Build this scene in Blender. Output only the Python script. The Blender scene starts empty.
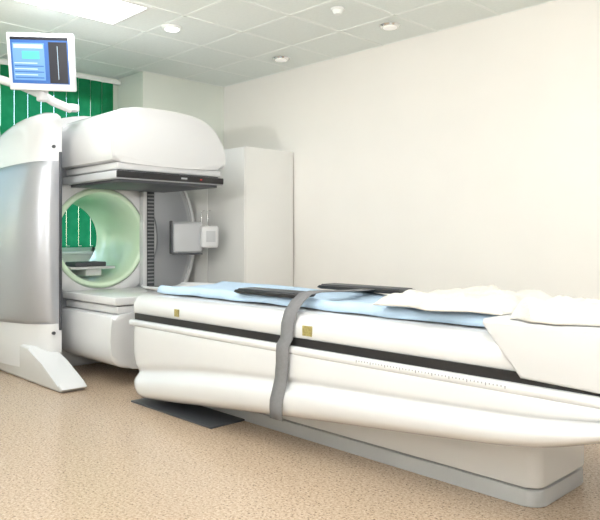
import bpy, bmesh, math, random
from mathutils import Vector, Matrix, noise
random.seed(4)
scene=bpy.context.scene
try:
    scene.view_settings.view_transform='Standard'
except Exception: pass
COL=scene.collection

# ---------------------------------------------------------------- materials
def mat(name,color,rough=0.5,metal=0.0,emit=None,estr=0.0,coat=0.0,var=0.0,vscale=6.0,bump=0.0,bscale=60.0,trans=0.0):
    m=bpy.data.materials.new(name); m.use_nodes=True
    nt=m.node_tree; b=nt.nodes['Principled BSDF']
    b.inputs['Base Color'].default_value=(*color,1)
    b.inputs['Roughness'].default_value=rough
    b.inputs['Metallic'].default_value=metal
    if coat: b.inputs['Coat Weight'].default_value=coat; b.inputs['Coat Roughness'].default_value=0.10
    if trans: b.inputs['Transmission Weight'].default_value=trans
    if emit:
        b.inputs['Emission Color'].default_value=(*emit,1); b.inputs['Emission Strength'].default_value=estr
    tc=nt.nodes.new('ShaderNodeTexCoord')
    if var>0:
        n=nt.nodes.new('ShaderNodeTexNoise'); n.inputs['Scale'].default_value=vscale; n.inputs['Detail'].default_value=4
        nt.links.new(tc.outputs['Object'],n.inputs['Vector'])
        r=nt.nodes.new('ShaderNodeValToRGB')
        r.color_ramp.elements[0].position=0.3; r.color_ramp.elements[1].position=0.7
        r.color_ramp.elements[0].color=(*[c*(1-var) for c in color],1)
        r.color_ramp.elements[1].color=(*[min(1,c*(1+var)) for c in color],1)
        nt.links.new(n.outputs['Fac'],r.inputs['Fac']); nt.links.new(r.outputs['Color'],b.inputs['Base Color'])
    if bump>0:
        n2=nt.nodes.new('ShaderNodeTexNoise'); n2.inputs['Scale'].default_value=bscale; n2.inputs['Detail'].default_value=5
        nt.links.new(tc.outputs['Object'],n2.inputs['Vector'])
        bp=nt.nodes.new('ShaderNodeBump'); bp.inputs['Strength'].default_value=bump; bp.inputs['Distance'].default_value=0.01
        nt.links.new(n2.outputs['Fac'],bp.inputs['Height']); nt.links.new(bp.outputs['Normal'],b.inputs['Normal'])
    return m

M_wall=mat('wall_paint',(0.85,0.83,0.79),0.75,var=0.012,vscale=2,bump=0.08,bscale=150)
M_wallw=mat('wall_white_paint',(0.80,0.84,0.77),0.75,var=0.012,vscale=2)
M_ceil=mat('ceiling_tile',(0.83,0.88,0.85),0.9,var=0.02,vscale=40,bump=0.15,bscale=200)
M_bar=mat('ceiling_tbar',(0.88,0.92,0.89),0.5,var=0.01)
M_white=mat('white_plastic',(0.69,0.70,0.715),0.22,coat=0.5,var=0.008,vscale=3)
M_offw=mat('offwhite_plastic',(0.65,0.66,0.675),0.32,coat=0.2,var=0.01,vscale=3)
M_silver=mat('silver_paint',(0.42,0.435,0.47),0.34,metal=0.55,coat=0.15,var=0.02,vscale=3)
M_lgrey=mat('light_grey_plastic',(0.48,0.495,0.515),0.4,var=0.02)
M_grey=mat('grey_plastic',(0.28,0.29,0.30),0.45,var=0.03)
M_dgrey=mat('dark_grey',(0.06,0.065,0.075),0.45,var=0.05)
M_black=mat('black_rubber',(0.010,0.010,0.012),0.4,var=0.1)
M_tunnel_glow=mat('bore_liner',(0.76,0.95,0.72),0.25,coat=0.3,var=0.02)  # green glow of light inside the bore is put into this liner colour
M_chrome=mat('chrome',(0.75,0.75,0.75),0.2,metal=1.0,var=0.02)
M_cab=mat('cabinet_laminate',(0.82,0.82,0.80),0.45,var=0.01,vscale=3)
M_strap=mat('strap_webbing',(0.20,0.20,0.21),0.8,var=0.06,vscale=50,bump=0.4,bscale=400)
M_label=mat('gold_label',(0.33,0.28,0.10),0.4,var=0.3,vscale=80)
M_sheet=mat('blue_sheet',(0.45,0.59,0.74),0.85,var=0.05,vscale=8,bump=0.25,bscale=25)
M_towel=mat('white_cotton',(0.68,0.655,0.61),0.95,var=0.05,vscale=12,bump=0.6,bscale=130)
M_red=mat('red_led',(0.5,0.02,0.02),0.3,emit=(1,0.02,0.02),estr=0.6)
M_print=mat('printed_scale',(0.25,0.26,0.28),0.5,var=0.05)
M_frame=mat('window_frame_white',(0.8,0.82,0.8),0.4,var=0.01)
M_lamp=mat('lamp_diffuser',(0.9,0.9,0.9),0.5,emit=(1,0.99,0.97),estr=4,var=0.01)
M_lampoff=mat('lamp_glass',(0.75,0.75,0.72),0.3,emit=(1,0.95,0.85),estr=0.35,var=0.02)
M_cwood=mat('baseboard_paint',(0.62,0.55,0.45),0.5,var=0.02)

def emis(name,c,s):
    return mat(name,tuple(x*0.3 for x in c),0.35,emit=c,estr=s,var=0.01)
M_scrb=emis('screen_blue',(0.03,0.13,0.42),1.0)
M_scrl=emis('screen_light',(0.16,0.36,0.68),0.9)
M_scrw=emis('screen_white',(0.55,0.72,0.85),0.9)
M_scrg=emis('screen_teal',(0.10,0.60,0.50),0.9)
M_scrk=emis('screen_black',(0.004,0.006,0.015),1.0)

def floor_mat():
    m=bpy.data.materials.new('speckled_vinyl'); m.use_nodes=True; nt=m.node_tree; b=nt.nodes['Principled BSDF']
    tc=nt.nodes.new('ShaderNodeTexCoord')
    n=nt.nodes.new('ShaderNodeTexNoise'); n.inputs['Scale'].default_value=75; n.inputs['Detail'].default_value=6; n.inputs['Roughness'].default_value=0.8
    v=nt.nodes.new('ShaderNodeTexVoronoi'); v.inputs['Scale'].default_value=48
    for x in (n,v): nt.links.new(tc.outputs['Object'],x.inputs['Vector'])
    r=nt.nodes.new('ShaderNodeValToRGB'); e=r.color_ramp.elements
    e[0].position=0.36; e[0].color=(0.22,0.15,0.10,1); e[1].position=0.64; e[1].color=(0.62,0.50,0.38,1)
    x=e.new(0.48); x.color=(0.46,0.345,0.25,1)
    nt.links.new(n.outputs['Fac'],r.inputs['Fac'])
    r2=nt.nodes.new('ShaderNodeValToRGB'); e=r2.color_ramp.elements
    e[0].position=0.16; e[0].color=(0.15,0.12,0.10,1); e[1].position=0.25; e[1].color=(1,1,1,1)
    nt.links.new(v.outputs['Distance'],r2.inputs['Fac'])
    mx=nt.nodes.new('ShaderNodeMix'); mx.data_type='RGBA'; mx.blend_type='MULTIPLY'; mx.inputs[0].default_value=0.6
    nt.links.new(r.outputs['Color'],mx.inputs[6]); nt.links.new(r2.outputs['Color'],mx.inputs[7])
    nt.links.new(mx.outputs[2],b.inputs['Base Color'])
    b.inputs['Roughness'].default_value=0.27
    return m
M_floor=floor_mat()

def blind_mat():
    m=bpy.data.materials.new('green_blind_fabric'); m.use_nodes=True; nt=m.node_tree
    for n in list(nt.nodes): nt.nodes.remove(n)
    o=nt.nodes.new('ShaderNodeOutputMaterial'); d=nt.nodes.new('ShaderNodeBsdfDiffuse'); t=nt.nodes.new('ShaderNodeBsdfTranslucent'); mx=nt.nodes.new('ShaderNodeMixShader')
    tc=nt.nodes.new('ShaderNodeTexCoord'); n=nt.nodes.new('ShaderNodeTexNoise'); n.inputs['Scale'].default_value=9
    nt.links.new(tc.outputs['Object'],n.inputs['Vector'])
    r=nt.nodes.new('ShaderNodeValToRGB'); r.color_ramp.elements[0].color=(0.01,0.18,0.07,1); r.color_ramp.elements[1].color=(0.03,0.29,0.13,1)
    nt.links.new(n.outputs['Fac'],r.inputs['Fac'])
    nt.links.new(r.outputs['Color'],d.inputs['Color']); nt.links.new(r.outputs['Color'],t.inputs['Color'])
    mx.inputs[0].default_value=0.4
    nt.links.new(d.outputs[0],mx.inputs[1]); nt.links.new(t.outputs[0],mx.inputs[2]); nt.links.new(mx.outputs[0],o.inputs[0])
    return m
M_blind=blind_mat()
def glass_mat():
    m=bpy.data.materials.new('window_glass'); m.use_nodes=True; nt=m.node_tree
    b=nt.nodes['Principled BSDF']; b.inputs['Alpha'].default_value=0.12; b.inputs['Roughness'].default_value=0.05
    b.inputs['Base Color'].default_value=(0.8,0.9,0.9,1); return m
M_glass=glass_mat()

# ---------------------------------------------------------------- helpers
def group(name,loc=(0,0,0)):
    e=bpy.data.objects.new(name,None); e.empty_display_size=0.1; e.location=loc; COL.objects.link(e); return e
def finish(bm,name,m,parent=None,smooth=True,angle=40):
    me=bpy.data.meshes.new(name); bmesh.ops.recalc_face_normals(bm,faces=bm.faces[:]); bm.to_mesh(me); bm.free()
    me.materials.append(m)
    if smooth:
        me.polygons.foreach_set('use_smooth',[True]*len(me.polygons))
        try: me.set_sharp_from_angle(angle=math.radians(angle))
        except Exception: pass
    o=bpy.data.objects.new(name,me); COL.objects.link(o)
    if parent:
        o.parent=parent; o.matrix_parent_inverse=Matrix.Translation(parent.location).inverted()
    return o
def bev(bm,r,seg=4,edges=None):
    if r>0: bmesh.ops.bevel(bm,geom=(edges or bm.edges[:]),offset=r,segments=seg,profile=0.5,affect='EDGES',clamp_overlap=True)
def box(name,lo,hi,m,parent=None,r=0.0,seg=3,rot=None):
    bm=bmesh.new(); bmesh.ops.create_cube(bm,size=1)
    c=[(a+b)/2 for a,b in zip(lo,hi)]; s=[b-a for a,b in zip(lo,hi)]
    bmesh.ops.scale(bm,vec=s,verts=bm.verts); bev(bm,r,seg)
    if rot is not None: bmesh.ops.rotate(bm,cent=(0,0,0),matrix=rot,verts=bm.verts)
    bmesh.ops.translate(bm,vec=c,verts=bm.verts)
    return finish(bm,name,m,parent)
def prism(name,pts,axis,a,b,m,parent=None,r=0.0,seg=3,angle=40):
    bm=bmesh.new()
    def P(p,t):
        return {'x':(t,p[0],p[1]),'y':(p[0],t,p[1]),'z':(p[0],p[1],t)}[axis]
    A=[bm.verts.new(P(p,a)) for p in pts]; B=[bm.verts.new(P(p,b)) for p in pts]
    f1=bm.faces.new(A); f2=bm.faces.new(B[::-1]); n=len(pts)
    for i in range(n): bm.faces.new((A[i],B[i],B[(i+1)%n],A[(i+1)%n]))
    if r>0:
        es=list(set(f1.edges[:]+f2.edges[:])); bev(bm,r,seg,es)
    return finish(bm,name,m,parent,angle=angle)
def smooth_poly(pts,it=2):
    for _ in range(it):
        q=[]
        for i in range(len(pts)):
            p0=pts[i]; p1=pts[(i+1)%len(pts)]
            q.append((p0[0]*.75+p1[0]*.25,p0[1]*.75+p1[1]*.25)); q.append((p0[0]*.25+p1[0]*.75,p0[1]*.25+p1[1]*.75))
        pts=q
    return pts
def cyl(name,p0,p1,r,m,parent=None,seg=24,r2=None,bevel=0):
    p0=Vector(p0); p1=Vector(p1); d=p1-p0
    bm=bmesh.new(); bmesh.ops.create_cone(bm,cap_ends=True,segments=seg,radius1=r,radius2=r if r2 is None else r2,depth=d.length)
    if bevel: bev(bm,bevel,3,[e for e in bm.edges if len(e.link_faces)==2 and any(len(f.verts)>4 for f in e.link_faces)])
    q=Vector((0,0,1)).rotation_difference(d.normalized()).to_matrix()
    bmesh.ops.rotate(bm,cent=(0,0,0),matrix=q,verts=bm.verts); bmesh.ops.translate(bm,vec=(p0+p1)/2,verts=bm.verts)
    return finish(bm,name,m,parent)
def tube(name,pts,r,m,parent=None,cyc=False):
    cu=bpy.data.curves.new(name,'CURVE'); cu.dimensions='3D'; cu.bevel_depth=r; cu.bevel_resolution=4; cu.use_fill_caps=True
    s=cu.splines.new('POLY'); s.points.add(len(pts)-1)
    for p,c in zip(s.points,pts): p.co=(*c,1)
    s.use_cyclic_u=cyc
    o=bpy.data.objects.new(name,cu); COL.objects.link(o)
    dg=bpy.context.evaluated_depsgraph_get(); me=bpy.data.meshes.new_from_object(o.evaluated_get(dg)); me.name=name
    bpy.data.objects.remove(o); me.materials.clear(); me.materials.append(m)
    me.polygons.foreach_set('use_smooth',[True]*len(me.polygons))
    o=bpy.data.objects.new(name,me); COL.objects.link(o)
    if parent: o.parent=parent; o.matrix_parent_inverse=Matrix.Translation(parent.location).inverted()
    return o
def revolve_x(name,prof,cy,cz,m,parent=None,seg=144,closed=True,angle=40,ymin=-2.44):
    bm=bmesh.new(); rings=[]
    for i in range(seg):
        a=2*math.pi*i/seg
        rings.append([bm.verts.new((x,max(ymin,cy+r*math.cos(a)),cz+r*math.sin(a))) for x,r in prof])
    n=len(prof)
    for i in range(seg):
        A=rings[i]; B=rings[(i+1)%seg]
        for j in range(n if closed else n-1):
            bm.faces.new((A[j],A[(j+1)%n],B[(j+1)%n],B[j]))
    return finish(bm,name,m,parent,angle=angle)
def addbox(bm,lo,hi):
    r=bmesh.ops.create_cube(bm,size=1); vs=r['verts']
    bmesh.ops.scale(bm,vec=[b-a for a,b in zip(lo,hi)],verts=vs); bmesh.ops.translate(bm,vec=[(a+b)/2 for a,b in zip(lo,hi)],verts=vs)
def interp(tab,x):
    if x<=tab[0][0]: return tab[0][1]
    for (a,b),(c,d) in zip(tab,tab[1:]):
        if x<=c:
            s=(x-a)/(c-a); return b+(d-b)*s
    return tab[-1][1]
def sinterp(tab,x):
    if x<=tab[0][0]: return tab[0][1]
    if x>=tab[-1][0]: return tab[-1][1]
    for i in range(len(tab)-1):
        if x<=tab[i+1][0]:
            p1=tab[i];p2=tab[i+1];p0=tab[max(0,i-1)];p3=tab[min(len(tab)-1,i+2)]
            h=p2[0]-p1[0]; s=(x-p1[0])/h
            m1=(p2[1]-p0[1])/max(1e-6,(p2[0]-p0[0]))*h; m2=(p3[1]-p1[1])/max(1e-6,(p3[0]-p1[0]))*h
            return (2*s**3-3*s*s+1)*p1[1]+(s**3-2*s*s+s)*m1+(-2*s**3+3*s*s)*p2[1]+(s**3-s*s)*m2

# ---------------------------------------------------------------- room
XW=-0.54; XE=8.4; YS=-7.2; H=3.0
floor=box('floor',(XW-0.2,YS-0.2,-0.1),(XE+0.2,0.2,0.0),M_floor)
ceil=box('ceiling',(XW-0.2,YS-0.2,H),(XE+0.2,0.2,H+0.1),M_ceil)
box('wall_right',(XW-0.2,0.0,0),(XE+0.2,0.2,H),M_wall)
box('wall_near',(XE,YS,0),(XE+0.2,0.0,H),M_wall)
box('wall_left',(XW-0.2,YS-0.2,0),(XE+0.2,YS,H),M_wall)
wy0,wy1,wz0,wz1=-5.2,-1.35,1.05,2.80
bm=bmesh.new()
for lo,hi in [((XW-.2,YS,0),(XW,wy0,H)),((XW-.2,wy1,0),(XW,0,H)),((XW-.2,wy0,0),(XW,wy1,wz0)),((XW-.2,wy0,wz1),(XW,wy1,H))]:
    addbox(bm,lo,hi)
finish(bm,'wall_back',M_wallw,smooth=False)
box('column',(XW,-1.10,0),(0.0,0.0,H),M_wallw,r=0.006)
win=group('window_1',(XW-0.1,(wy0+wy1)/2,wz0))
bm=bmesh.new()
for y in [wy0,wy0+0.96,wy0+1.92,wy0+2.88,wy1]:
    addbox(bm,(XW-.13,y-0.035,wz0),(XW-.06,y+0.035,wz1))
for z in [wz0+0.03,wz0+1.25,wz1-0.03]:
    addbox(bm,(XW-.13,wy0,z-0.03),(XW-.06,wy1,z+0.03))
finish(bm,'frame',M_frame,win)
box('glass',(XW-.1,wy0,wz0),(XW-.095,wy1,wz1),M_glass,win)
box('sill',(XW-.06,wy0-.04,wz0-.03),(XW+0.045,wy1+.03,wz0),M_frame,win,r=0.008)
bl=group('vertical_blinds',(XW+0.08,-3.0,1.1))
box('headrail',(XW+0.06,-5.4,2.915),(XW+0.11,-1.12,2.96),M_frame,bl,r=0.005)
bm=bmesh.new(); y=-5.35; i=0
while y<-1.16:
    a=math.radians(10+random.uniform(-6,6)); w=0.0635
    dy=w*math.cos(a); dx=w*math.sin(a)*0.8; n=4; zs=[1.10,2.0,2.915]
    cols=[]
    for k in range(n+1):
        t=k/n*2-1
        cols.append([bm.verts.new((XW+0.085+dx*t+0.010*(1-t*t),y+dy*t,z)) for z in zs])
    for k in range(n):
        for q in range(2): bm.faces.new((cols[k][q],cols[k+1][q],cols[k+1][q+1],cols[k][q+1]))
    y+=0.136; i+=1
finish(bm,'slats',M_blind,bl)
tube('bottom_chain',[(XW+0.085,-5.38+0.06*i,1.115) for i in range(71)],0.003,M_frame,bl)

bm=bmesh.new()
k=0
while k*0.6<XE:
    addbox(bm,(max(XW,k*0.6-0.012),YS,H-0.004),(k*0.6+0.012,(0),H+0.001)); k+=1
k=0
while k*0.6<7.2:
    addbox(bm,(XW,-k*0.6-0.012,H-0.004),(XE,min(0,-k*0.6+0.012),H+0.001)); k+=1
finish(bm,'trim_1',M_bar,smooth=False)
box('baseboard_right',(0.0,-0.015,0),(XE,0.0,0.08),M_cwood,r=0.003)
box('baseboard_back',(XW,YS,0),(XW+0.015,-1.10,0.08),M_cwood,r=0.003)

def troffer(cx,cy,lx,ly,power):
    g=group('ceiling_light_panel',(cx,cy,H))
    x0,x1,y0,y1=cx-lx/2,cx+lx/2,cy-ly/2,cy+ly/2
    bm=bmesh.new(); t=0.03
    for lo,hi in [((x0,y0,H-.012),(x1,y0+t,H-.0045)),((x0,y1-t,H-.012),(x1,y1,H-.0045)),((x0,y0+t,H-.012),(x0+t,y1-t,H-.0045)),((x1-t,y0+t,H-.012),(x1,y1-t,H-.0045))]:
        addbox(bm,lo,hi)
    finish(bm,'housing',M_frame,g,smooth=False)
    box('diffuser',(x0+t,y0+t,H-.010),(x1-t,y1-t,H-.0045),M_lamp,g)
    l=bpy.data.lights.new('lamp','AREA'); l.shape='RECTANGLE'; l.size=lx-.08; l.size_y=ly-.08; l.energy=power; l.color=(0.98,0.99,1.0)
    o=bpy.data.objects.new('lamp',l); COL.objects.link(o); o.location=(cx,cy,H-0.02); o.parent=g
    o.matrix_parent_inverse=Matrix.Translation(g.location).inverted()
troffer(1.5,-2.7,0.6,1.2,24)
troffer(3.9,-3.9,0.6,1.2,17)
troffer(6.3,-1.5,0.6,1.2,22)
troffer(6.3,-3.9,0.6,1.2,10)
troffer(3.9,-6.3,0.6,1.2,20)
def bounce_fill(x,y,ax,az,power):  # added out-of-view lamp on a stand, aimed up to brighten ceiling and room
    fl=group('added_bounce_fill',(x,y,0))
    cyl('stand',(x,y,0),(x,y,1.75),0.015,M_black,fl)
    cyl('fill_head',(x,y,1.72),(x,y,1.86),0.07,M_black,fl,r2=0.11)
    for k in range(3):
        a=k*2.094; tube('leg_%d'%k,[(x,y,0.5),(x+0.45*math.cos(a),y+0.45*math.sin(a),0.01)],0.01,M_black,fl)
    l=bpy.data.lights.new('fill_lamp','AREA'); l.shape='DISK'; l.size=0.3; l.energy=power; l.color=(1,0.985,0.965)
    o=bpy.data.objects.new('fill_lamp',l); COL.objects.link(o); o.location=(x,y,1.9); o.rotation_euler=(math.radians(180-ax),0,math.radians(az)); o.parent=fl
    o.matrix_parent_inverse=Matrix.Translation(fl.location).inverted()
bounce_fill(7.2,-5.4,28,45,170)
bounce_fill(3.2,-5.7,30,10,110)

def downlight(x,y,on):
    g=group('downlight',(x,y,H))
    bm=bmesh.new()
    bmesh.ops.create_cone(bm,cap_ends=True,segments=32,radius1=0.078,radius2=0.088,depth=0.016); bmesh.ops.translate(bm,vec=(x,y,H-0.012),verts=bm.verts)
    finish(bm,'trim_ring',M_chrome if not on else M_bar,g)
    cyl('lens',(x,y,H-0.026),(x,y,H-0.012),0.058,M_lamp if on else M_lampoff,g,seg=28)
downlight(1.485,-1.715,True); downlight(1.415,-0.385,False); downlight(2.816,-0.426,False)
sd=group('smoke_detector',(2.79,-1.05,H))
cyl('base',(2.79,-1.05,H-0.02),(2.79,-1.05,H-0.004),0.055,M_frame,sd)
cyl('sensor_dome',(2.79,-1.05,H-0.05),(2.79,-1.05,H-0.02),0.03,M_bar,sd,r2=0.045)

# ---------------------------------------------------------------- cabinet
cab=group('storage_cabinet',(0.6,-0.35,0))
box('carcass',(0.012,-0.668,0.0),(1.21,-0.02,2.11),M_cab,cab,r=0.003)
box('door_panel_1',(0.014,-0.69,0.06),(0.599,-0.670,2.10),M_cab,cab,r=0.003)
box('door_panel_2',(0.604,-0.69,0.06),(1.207,-0.670,2.10),M_cab,cab,r=0.003)
for i,x in enumerate((0.55,0.655)):
    tube('handle_%d'%(i+1),[(x,-0.69,1.33),(x,-0.72,1.335),(x,-0.725,1.35),(x,-0.725,1.47),(x,-0.72,1.485),(x,-0.69,1.49)],0.006,M_chrome,cab)

# ---------------------------------------------------------------- scanner
g=group('gamma_camera_scanner',(0.3,-1.82,0))
CY,CZ=-1.82,1.2
R=1.14
prof=[(0.43,0.46),(0.43,0.50),(0.43,1.04),(0.40,1.10),(0.34,R),(-0.10,R),(-0.30,R-0.06),(-0.35,R-0.2),(-0.35,0.44),(-0.34,0.43)]
revolve_x('drum',prof[:],CY,CZ,M_lgrey,g)
revolve_x('bore_liner',[(0.445,0.430),(0.455,0.442),(0.455,0.462),(0.445,0.475),(0.425,0.48),(0.42,0.475),(-0.30,0.45),(-0.36,0.45),(-0.36,0.37),(0.3,0.408),(0.435,0.425)],CY,CZ,M_tunnel_glow,g)
revolve_x('inner_ring',[(0.43,0.485),(0.44,0.485),(0.447,0.495),(0.447,0.60),(0.44,0.61),(0.43,0.61)],CY,CZ,M_white,g)
revolve_x('face_ring',[(0.43,0.62),(0.44,0.62),(0.445,0.625),(0.445,1.00),(0.44,1.01),(0.43,1.01)],CY,CZ,M_silver,g)
revolve_x('outer_trim',[(0.42,1.06),(0.45,1.06),(0.45,1.085),(0.42,1.11)],CY,CZ,M_white,g)
box('gantry_base',(-0.34,-2.45,0.0),(0.40,-1.2,0.40),M_offw,g,r=0.03)

DX=-0.10
plan=[(0.955,-2.44),(0.95,-2.475),(0.92,-2.52),(0.86,-2.57),(0.76,-2.615),(0.62,-2.65),(0.45,-2.675),(0.25,-2.69),(0.0,-2.69),(-0.2,-2.675),(-0.27,-2.64),(-0.32,-2.58),(-0.34,-2.44)]
plan=[(x+DX,y) for x,y in plan]
ztop=[(-0.55,1.75),(-0.4,1.95),(-0.1,2.06),(0.25,2.16),(0.55,2.24),(0.75,2.27),(0.86,2.27)]
def shell(name,plan,zfun,off,m,parent,rtop=0.0,nz=30,yin=-2.43):
    bm=bmesh.new(); cols=[]
    for i,(x,y) in enumerate(plan):
        p0=plan[max(0,i-1)]; p1=plan[min(len(plan)-1,i+1)]
        t=Vector((p1[0]-p0[0],p1[1]-p0[1])).normalized(); nrm=Vector((-t.y,t.x))
        z0,z1=zfun(x); col=[]
        for j in range(nz+1):
            v=j/nz; z=z0+(z1-z0)*v; o=off(i/(len(plan)-1),v,z)
            if rtop>0:
                d=z1-z
                if d<rtop: o-=rtop*(1-math.sqrt(max(0,1-(1-d/rtop)**2)))
            yy=min(yin-0.001,y+nrm.y*o) ; xx=x+nrm.x*o
            col.append(bm.verts.new((xx,yy,z)))
        cols.append(col)
    bk=[[bm.verts.new((c.co.x,yin,c.co.z)) for c in col] for col in cols]
    for i in range(len(cols)-1):
        for j in range(nz):
            bm.faces.new((cols[i][j],cols[i+1][j],cols[i+1][j+1],cols[i][j+1]))
            bm.faces.new((bk[i][j],bk[i][j+1],bk[i+1][j+1],bk[i+1][j]))
        bm.faces.new((cols[i][0],cols[i+1][0],bk[i+1][0],bk[i][0]))
        bm.faces.new((cols[i][nz],bk[i][nz],bk[i+1][nz],cols[i+1][nz]))
    for j in range(nz):
        bm.faces.new((cols[0][j],cols[0][j+1],bk[0][j+1],bk[0][j]))
        bm.faces.new((cols[-1][j],bk[-1][j],bk[-1][j+1],cols[-1][j+1]))
    return finish(bm,name,m,parent,angle=70)
def resample(pts,n):
    L=[0]
    for a,b in zip(pts,pts[1:]): L.append(L[-1]+math.dist(a,b))
    tx=[(l,p[0]) for l,p in zip(L,pts)]; ty=[(l,p[1]) for l,p in zip(L,pts)]
    return [(sinterp(tx,L[-1]*i/n),sinterp(ty,L[-1]*i/n)) for i in range(n+1)]
pl2=resample(plan,48)
shell('side_housing',pl2,lambda x:(0.10,sinterp(ztop,x)),lambda u,v,z:0.0,M_white,g,rtop=0.10,nz=60,yin=-2.40)
def soff(u,v,z):
    e=max(0,1-abs(2*v-1)**6)**0.5; eu=max(0,1-abs(2*u-1)**10)**0.5
    return 0.004+0.024*e*eu+0.07*math.sin(math.pi*v)*math.sin(math.pi*u)**0.8
shell('side_panel',pl2,lambda x:(0.46+0.02*x,1.80+0.06*x),soff,M_silver,g,nz=50,yin=-2.42)
prism('top_shroud',smooth_poly([(-2.45,1.55),(-2.47,2.12),(-2.30,2.28),(-1.85,2.36),(-1.2,2.2),(-0.95,1.85),(-1.3,2.0),(-1.85,2.1),(-2.30,1.9)],2),'x',-0.3,0.50,M_white,g,r=0.03)
box('seam_strip',(0.82,-2.425,0.42),(0.866,-2.40,1.93),M_dgrey,g,r=0.005)
for z in (0.40,1.97): cyl('bolt_%d'%int(z*10),(0.83,-2.47,z),(0.865,-2.47,z),0.014,M_dgrey,g)
prism('foot',[(-0.4,0.0),(1.34,0.0),(1.38,0.03),(1.32,0.07),(1.0,0.16),(0.75,0.29),(-0.4,0.36)],'y',-2.64,-2.42,M_white,g,r=0.025)
prism('foot_far',[(-0.3,0.0),(1.0,0.0),(1.03,0.03),(1.0,0.07),(0.7,0.15),(0.4,0.26),(-0.3,0.30)],'y',-1.15,-0.95,M_white,g,r=0.02)

def head(pfx,flip):
    def Z(z): return (2*CZ-z) if flip else z
    prof=[(-2.25,1.80),(-2.28,1.88),(-2.29,2.08),(-2.24,2.24),(-2.0,2.28),(-1.55,2.28),(-1.31,2.22),(-1.16,2.05),(-1.13,1.90),(-1.16,1.80)]
    pr=[(y,Z(z)) for y,z in prof]
    prism(pfx+'_shell',smooth_poly(pr,2),'x',0.50,1.48,M_white,g,r=0.09,seg=6,angle=50)
    lo=min(Z(1.755),Z(1.815)); hi=max(Z(1.755),Z(1.815))
    box(pfx+'_skirt',(0.55,-2.22,lo),(1.46,-1.17,hi),M_offw,g,r=0.015)
    lo=min(Z(1.745),Z(1.76)); hi=max(Z(1.745),Z(1.76))
    box(pfx+'_gap',(0.56,-2.19,lo),(1.44,-1.19,hi),M_dgrey,g)
    lo=min(Z(1.68),Z(1.745)); hi=max(Z(1.68),Z(1.745))
    box(pfx+'_collimator',(0.52,-2.24,lo),(1.47,-1.15,hi),M_lgrey if not flip else M_white,g,r=0.012)
    if not flip:
        box(pfx+'_front_bar',(1.465,-2.23,1.688),(1.485,-1.16,1.742),M_black,g,r=0.006)
        box(pfx+'_label',(1.484,-1.62,1.708),(1.488,-1.56,1.722),M_lgrey,g)
        box(pfx+'_led',(1.484,-1.42,1.711),(1.489,-1.405,1.719),M_red,g)
        box(pfx+'_lower_plate',(0.56,-2.18,1.655),(1.44,-1.20,1.682),M_dgrey,g,r=0.006)
    box(pfx+'_arm',(0.40,-2.10,min(Z(1.85),Z(2.15))),(0.55,-1.30,max(Z(1.85),Z(2.15))),M_offw,g,r=0.03)
head('upper_detector',False); head('lower_detector',True)
box('rack_back',(0.445,-1.36,0.72),(0.50,-1.27,1.66),M_dgrey,g,r=0.004)
bm=bmesh.new()
for i in range(26):
    z=0.75+i*0.035; addbox(bm,(0.50,-1.35,z),(0.506,-1.28,z+0.014))
finish(bm,'rack_teeth',M_grey,g,smooth=False)
box('rack_rail',(0.445,-1.41,0.72),(0.52,-1.365,1.66),M_white,g,r=0.008)
rot=Matrix.Rotation(math.radians(62),3,'Z')
cc=Vector((0.86,-1.02,1.21))
def lbox(name,lo,hi,m,r):
    bm=bmesh.new(); bmesh.ops.create_cube(bm,size=1)
    bmesh.ops.scale(bm,vec=[b-a for a,b in zip(lo,hi)],verts=bm.verts); bev(bm,r,4)
    bmesh.ops.translate(bm,vec=[(a+b)/2 for a,b in zip(lo,hi)],verts=bm.verts)
    bmesh.ops.rotate(bm,cent=(0,0,0),matrix=rot,verts=bm.verts); bmesh.ops.translate(bm,vec=cc,verts=bm.verts)
    return finish(bm,name,m,g)
lbox('console_body',(-0.24,-0.05,-0.16),(0.06,0.05,0.15),M_lgrey,0.03)
lbox('console_face',(-0.22,-0.058,-0.14),(0.04,-0.045,0.13),M_lgrey,0.004)
lbox('console_edge',(-0.255,-0.06,-0.17),(-0.235,0.055,0.16),M_dgrey,0.006)
lbox('console_edge_base',(-0.24,-0.055,-0.175),(0.06,0.05,-0.155),M_dgrey,0.006)
lbox('console_button_box',(0.03,-0.12,-0.11),(0.21,0.05,0.11),M_offw,0.03)
lbox('console_buttons',(0.085,-0.124,-0.05),(0.175,-0.118,0.06),M_lgrey,0.002)
cyl('console_arm',(0.44,-1.0,1.2),(0.84,-1.02,1.2),0.035,M_offw,g)
box('bore_tray',(-0.25,-2.08,0.90),(0.35,-1.62,0.925),M_offw,g,r=0.008)
box('bore_tray_clamp',(0.10,-2.02,0.925),(0.32,-1.70,0.97),M_dgrey,g,r=0.01)
box('bore_tray_support',(-0.2,-1.9,0.835),(0.3,-1.74,0.90),M_white,g,r=0.01)

# ---------------------------------------------------------------- monitor
C=Vector((6.307,-4.909,1.2))
mg=group('monitor_with_arm',(0.2,-3.1,H))
mc=Vector((1.18,-2.71,2.575))
mrot=(Matrix.Rotation(math.radians(40),3,'Z')@Matrix.Rotation(math.radians(14),3,'X')@Matrix.Rotation(math.radians(3),3,'Y'))
def mb(name,lo,hi,m,r=0.0,seg=3):
    bm=bmesh.new(); bmesh.ops.create_cube(bm,size=1)
    bmesh.ops.scale(bm,vec=[b-a for a,b in zip(lo,hi)],verts=bm.verts); bev(bm,r,seg)
    bmesh.ops.translate(bm,vec=[(a+b)/2 for a,b in zip(lo,hi)],verts=bm.verts)
    bmesh.ops.rotate(bm,cent=(0,0,0),matrix=mrot,verts=bm.verts); bmesh.ops.translate(bm,vec=mc,verts=bm.verts)
    return finish(bm,name,m,mg)
mb('bezel',(-0.265,-0.03,-0.22),(0.265,0.025,0.215),M_offw,0.012)
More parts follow.
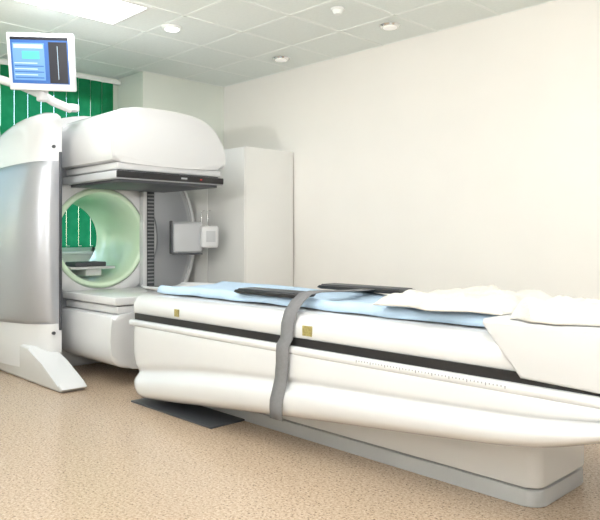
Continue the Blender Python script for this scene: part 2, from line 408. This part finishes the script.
mb('back_shell',(-0.18,0.02,-0.15),(0.18,0.07,0.15),M_white,0.02)
mb('screen',(-0.232,-0.033,-0.165),(0.232,-0.028,0.185),M_scrb)
mb('screen_titlebar',(-0.232,-0.0345,0.163),(0.232,-0.0325,0.185),M_scrk)
mb('screen_window',(-0.215,-0.0345,-0.14),(0.04,-0.0325,0.14),M_scrl)
mb('screen_window_header',(-0.205,-0.036,0.10),(0.03,-0.034,0.13),M_scrw)
mb('screen_plot',(-0.14,-0.036,0.02),(0.0,-0.034,0.08),M_scrg)
for i in range(6):
    mb('screen_row_%d'%i,(-0.205,-0.036,-0.125+i*0.022),(0.03-0.05*(i%2),-0.034,-0.117+i*0.022),M_scrw if i%2 else M_scrb)
mb('screen_strip',(0.075,-0.0345,-0.16),(0.222,-0.0325,0.150),M_scrk)
mb('screen_trace',(0.145,-0.036,-0.13),(0.149,-0.034,0.12),M_scrw)
piv=Vector((0.98,-2.62,2.36))
tube('neck',[tuple(mc+mrot@Vector((0.05,0.05,-0.05))),tuple(mc+mrot@Vector((0.03,0.12,-0.12))),tuple(piv)],0.026,M_white,mg)
tube('arm_upper',[(0.2,-3.1,2.60),(0.55,-2.86,2.54),(0.8,-2.72,2.45),tuple(piv)],0.036,M_white,mg)
tube('arm_lower',[tuple(piv),(0.97,-2.52,2.32),(0.93,-2.36,2.29)],0.036,M_white,mg)
cyl('arm_joint',(0.98,-2.62,2.31),(0.98,-2.62,2.40),0.045,M_offw,mg,bevel=0.01)
cyl('ceiling_post',(0.2,-3.1,2.55),(0.2,-3.1,H-0.005),0.035,M_white,mg)
cyl('arm_base',(0.92,-2.34,2.275),(0.92,-2.34,2.33),0.06,M_white,mg,bevel=0.01)

# ---------------------------------------------------------------- patient table
t=group('patient_scanning_table',(3.6,-1.85,0))
TY=-1.85
bz=[(1.9,0.035),(2.2,0.045),(2.8,0.105),(3.7,0.20),(4.65,0.295),(5.04,0.345),(5.3,0.42),(5.45,0.49),(5.56,0.545)]
bm=bmesh.new(); NS=90; NT=44; rings=[]
prof=[(0,-0.505),(0.05,-0.516),(0.2,-0.523),(0.38,-0.527),(0.44,-0.524),(0.50,-0.512),(0.55,-0.522),(0.61,-0.556),(0.68,-0.574),(0.80,-0.578),(0.90,-0.560),(0.97,-0.51),(1.0,-0.44)]
for i in range(NS+1):
    s=i/NS; fr=[]
    for j in range(NT+1):
        q=j/NT
        xl=1.90+0.04*q+0.24*max(0,q-0.35)**1.3; xr=5.56-0.03*q
        ss=0.5-0.5*math.cos(math.pi*s); ss=0.5*ss+0.5*s
        x=xl+(xr-xl)*ss
        zt=0.57; zb=min(sinterp(bz,x),zt-0.03)
        z=zt+(zb-zt)*q
        sh=0.17*math.exp(-(x-1.9)*1.4)-0.10*(1-math.exp(-(x-1.9)*0.8))
        qq=min(1,max(0,q-sh*math.sin(math.pi*q)))
        yy=sinterp(prof,qq)
        e=min(1,(x-xl)/0.10); e2=min(1,(xr-x)/0.20)
        rnd=0.08*(1-math.sqrt(max(0,1-(1-e)**2)))+0.16*(1-math.sqrt(max(0,1-(1-e2)**2)))
        fr.append((x,yy+rnd,z))
    ring=[bm.verts.new((x,TY+y,z)) for x,y,z in fr]+[bm.verts.new((x,TY-y,z)) for x,y,z in reversed(fr)]
    rings.append(ring)
n=len(rings[0])
for a,b in zip(rings,rings[1:]):
    for j in range(n): bm.faces.new((a[j],a[(j+1)%n],b[(j+1)%n],b[j]))
bm.faces.new(rings[0]); bm.faces.new(rings[-1][::-1])
finish(bm,'lower_skirt',M_white,t,angle=60)
box('side_rail',(1.90,TY-0.525,0.555),(5.58,TY+0.525,0.601),M_white,t,r=0.02,seg=4)
box('black_gap',(1.94,TY-0.49,0.598),(5.50,TY+0.49,0.646),M_black,t)
up=[(-0.475,0.638),(-0.488,0.660),(-0.485,0.72),(-0.455,0.765),(-0.40,0.782),(0.40,0.782),(0.455,0.765),(0.485,0.72),(0.488,0.660),(0.475,0.638)]
prism('upper_deck',[(TY+a,b) for a,b in up],'x',1.90,5.50,M_white,t,r=0.025,seg=4)
prism('end_cover',[(4.82,0.856),(4.815,0.835),(4.99,0.625),(5.56,0.605),(5.56,0.856)],'y',TY-0.515,TY+0.515,M_offw,t,r=0.015)
def rr(x0,x1,y0,y1,r,n=8):
    pts=[]
    for cx,cy,a0 in ((x1-r,y1-r,0),(x0+r,y1-r,90),(x0+r,y0+r,180),(x1-r,y0+r,270)):
        for i in range(n+1):
            a=math.radians(a0+90*i/n); pts.append((cx+r*math.cos(a),cy+r*math.sin(a)))
    return pts
prism('plinth',rr(2.25,4.95,-2.11,-1.59,0.07),'z',0.0,0.075,M_lgrey,t,r=0.006)
prism('plinth_gap',rr(2.27,4.93,-2.095,-1.605,0.06),'z',0.075,0.088,M_grey,t)
prism('base_column',rr(2.26,4.95,-2.115,-1.585,0.06),'z',0.088,0.5,M_white,t,r=0.006)
box('floor_plate',(1.96,-2.385,0.0),(2.93,-1.32,0.012),M_dgrey,t,r=0.003)
box('label_1',(3.705,TY-0.4935,0.665),(3.775,TY-0.482,0.72),M_label,t)
box('label_2',(2.46,TY-0.4935,0.665),(2.51,TY-0.482,0.715),M_label,t)
bm=bmesh.new()
for i in range(46):
    x=4.12+i*0.018; addbox(bm,(x,TY-0.5262,0.582 if i%5 else 0.576),(x+0.004,TY-0.5245,0.590))
finish(bm,'length_scale',M_print,t,smooth=False)
def ribbon(name,sec,x0,x1,th,m,parent,nx=40,wav=0.0,seed=0,taper=0.0):
    bm=bmesh.new(); G=[]
    for i in range(nx+1):
        u=i/nx; x=x0+(x1-x0)*u; row=[]
        k=1.0-(taper*(1-min(1,u/0.08))**2 if taper else 0)
        for j,(yy,z) in enumerate(sec):
            w=wav*noise.noise(Vector((x*3+seed,yy*6,seed)))
            ed=1.0 if j in (0,len(sec)-1) else 0.0
            row.append(bm.verts.new((x+w*0.5,TY+yy*k+ed*wav*0.9*noise.noise(Vector((x*5,seed+j,0))),z+w*0.55)))
        G.append(row)
    for i in range(nx):
        for j in range(len(sec)-1): bm.faces.new((G[i][j],G[i+1][j],G[i+1][j+1],G[i][j+1]))
    o=finish(bm,name,m,parent,angle=60)
    md=o.modifiers.new('s','SOLIDIFY'); md.thickness=th; md.offset=1
    return o
sec=[(-0.29,0.825),(-0.27,0.812),(-0.2,0.800),(-0.1,0.793),(0,0.790),(0.1,0.793),(0.2,0.800),(0.27,0.812),(0.29,0.825)]
ribbon('pallet',sec,1.55,4.80,0.012,M_offw,t,taper=0.35)
sh=group('blue_bed_sheet',(3.2,TY,0.82))
secs=[(-0.325,0.792),(-0.312,0.826),(-0.29,0.842),(-0.25,0.833),(-0.2,0.824),(-0.13,0.822),(-0.06,0.818),(0.0,0.816),(0.06,0.818),(0.13,0.822),(0.2,0.824),(0.25,0.833),(0.29,0.842),(0.312,0.826),(0.325,0.79)]
ribbon('sheet_cloth',secs,1.98,4.76,0.004,M_sheet,sh,nx=140,wav=0.03,seed=3)
def armpad(k,x0,x1,y,z):
    prism('arm_support_%d'%k,[(x0,z),(x0+0.04,z-0.008),(x1-0.02,z-0.008),(x1,z+0.006),(x1-0.02,z+0.016),(x0+0.02,z+0.016)],'y',y-0.09,y+0.09,M_black,t,r=0.006)
    prism('arm_support_rim_%d'%k,[(x0+0.02,z+0.016),(x1-0.02,z+0.016),(x1-0.03,z+0.024),(x0+0.03,z+0.024)],'y',y-0.07,y+0.07,M_dgrey,t,r=0.004)
armpad(1,2.92,3.50,-2.11,0.852)
armpad(2,3.10,3.82,-1.52,0.860)
st=group('fastening_strap',(3.6,-2.3,0.6))
path=[(-1.60,0.872),(-1.75,0.872),(-1.95,0.880),(-2.11,0.886),(-2.20,0.878),(-2.27,0.84),(-2.328,0.785),(-2.35,0.72),(-2.358,0.64),(-2.388,0.604),(-2.392,0.56),(-2.392,0.50),(-2.400,0.42),(-2.418,0.36),(-2.438,0.30),(-2.440,0.255),(-2.436,0.20)]
bm=bmesh.new(); A=[];B=[]
for k,(y,z) in enumerate(path):
    x=3.515+0.03*min(1,k/6)
    A.append(bm.verts.new((x,y,z))); B.append(bm.verts.new((x+0.10,y,z)))
for i in range(len(path)-1): bm.faces.new((A[i],A[i+1],B[i+1],B[i]))
o=finish(bm,'strap_band',M_strap,st,angle=80); md=o.modifiers.new('s','SOLIDIFY'); md.thickness=0.005; md.offset=0

def cloth(name,x0,x1,y0,y1,zb,hgt,m,seed,nx=110,ny=70,fs=5.0,edge=0.12,hx=None):
    gg=group(name,((x0+x1)/2,(y0+y1)/2,zb))
    bm=bmesh.new(); G=[]
    for i in range(nx+1):
        row=[]
        for j in range(ny+1):
            u=i/nx; v=j/ny
            ex=0.14*noise.noise(Vector((v*3,seed,0)))*(1-u)+0.10*noise.noise(Vector((v*3,seed+9,0)))*u
            ey=0.10*noise.noise(Vector((u*4,seed+20,0)))*(1-v)+0.05*noise.noise(Vector((u*4,seed+31,0)))*v
            x=x0+(x1-x0)*u+ex; y=y0+(y1-y0)*v+ey
            d=min(u,1-u,v,1-v)/edge; f=min(1,d); f=math.sin(f*math.pi/2)
            p=Vector((x*fs,y*fs*0.8,seed))
            w=noise.noise(p*0.6)
            rdg=(1-abs(noise.noise(Vector((x*fs*1.3+y*fs*0.9,y*fs*0.45,seed+4))))*2.4)
            rdg2=(1-abs(noise.noise(Vector((x*fs*2.0-y*fs*1.5,y*fs*1.1,seed+8))))*2.6)
            amp=interp(hx,u) if hx else 1.0
            z=zb+f*hgt*amp*(0.48+0.35*w+0.28*max(0,rdg)+0.16*max(0,rdg2))
            row.append(bm.verts.new((x,y,max(z,zb))))
        G.append(row)
    for i in range(nx):
        for j in range(ny): bm.faces.new((G[i][j],G[i+1][j],G[i+1][j+1],G[i][j+1]))
    o=finish(bm,name+'_cloth',m,gg,angle=80); md=o.modifiers.new('s','SOLIDIFY'); md.thickness=0.007; md.offset=1
    return o
cloth('crumpled_blanket',4.14,4.82,-2.24,-1.60,0.856,0.088,M_towel,2.3,fs=5.0,hx=[(0,0.7),(0.35,1.15),(0.6,1.0),(1,0.7)])
cloth('folded_towel',4.90,5.48,-2.33,-1.60,0.859,0.085,M_towel,7.7,fs=4.5,edge=0.12)

# ---------------------------------------------------------------- world
w=bpy.data.worlds.new('world'); scene.world=w; w.use_nodes=True; nt=w.node_tree
bg=nt.nodes['Background']; sk=nt.nodes.new('ShaderNodeTexSky')
try:
    sk.sky_type='NISHITA'; sk.sun_disc=False; sk.sun_elevation=math.radians(40); sk.sun_rotation=math.radians(200)
except Exception: pass
nt.links.new(sk.outputs[0],bg.inputs[0]); bg.inputs[1].default_value=1.3

cd=bpy.data.cameras.new('camera'); cam=bpy.data.objects.new('camera',cd); COL.objects.link(cam)
cam.location=C; cam.rotation_euler=(math.radians(90),0,math.radians(45.6))
cd.sensor_width=36; cd.lens=39.96; cd.shift_y=-22/600; cd.clip_start=0.05
scene.camera=cam
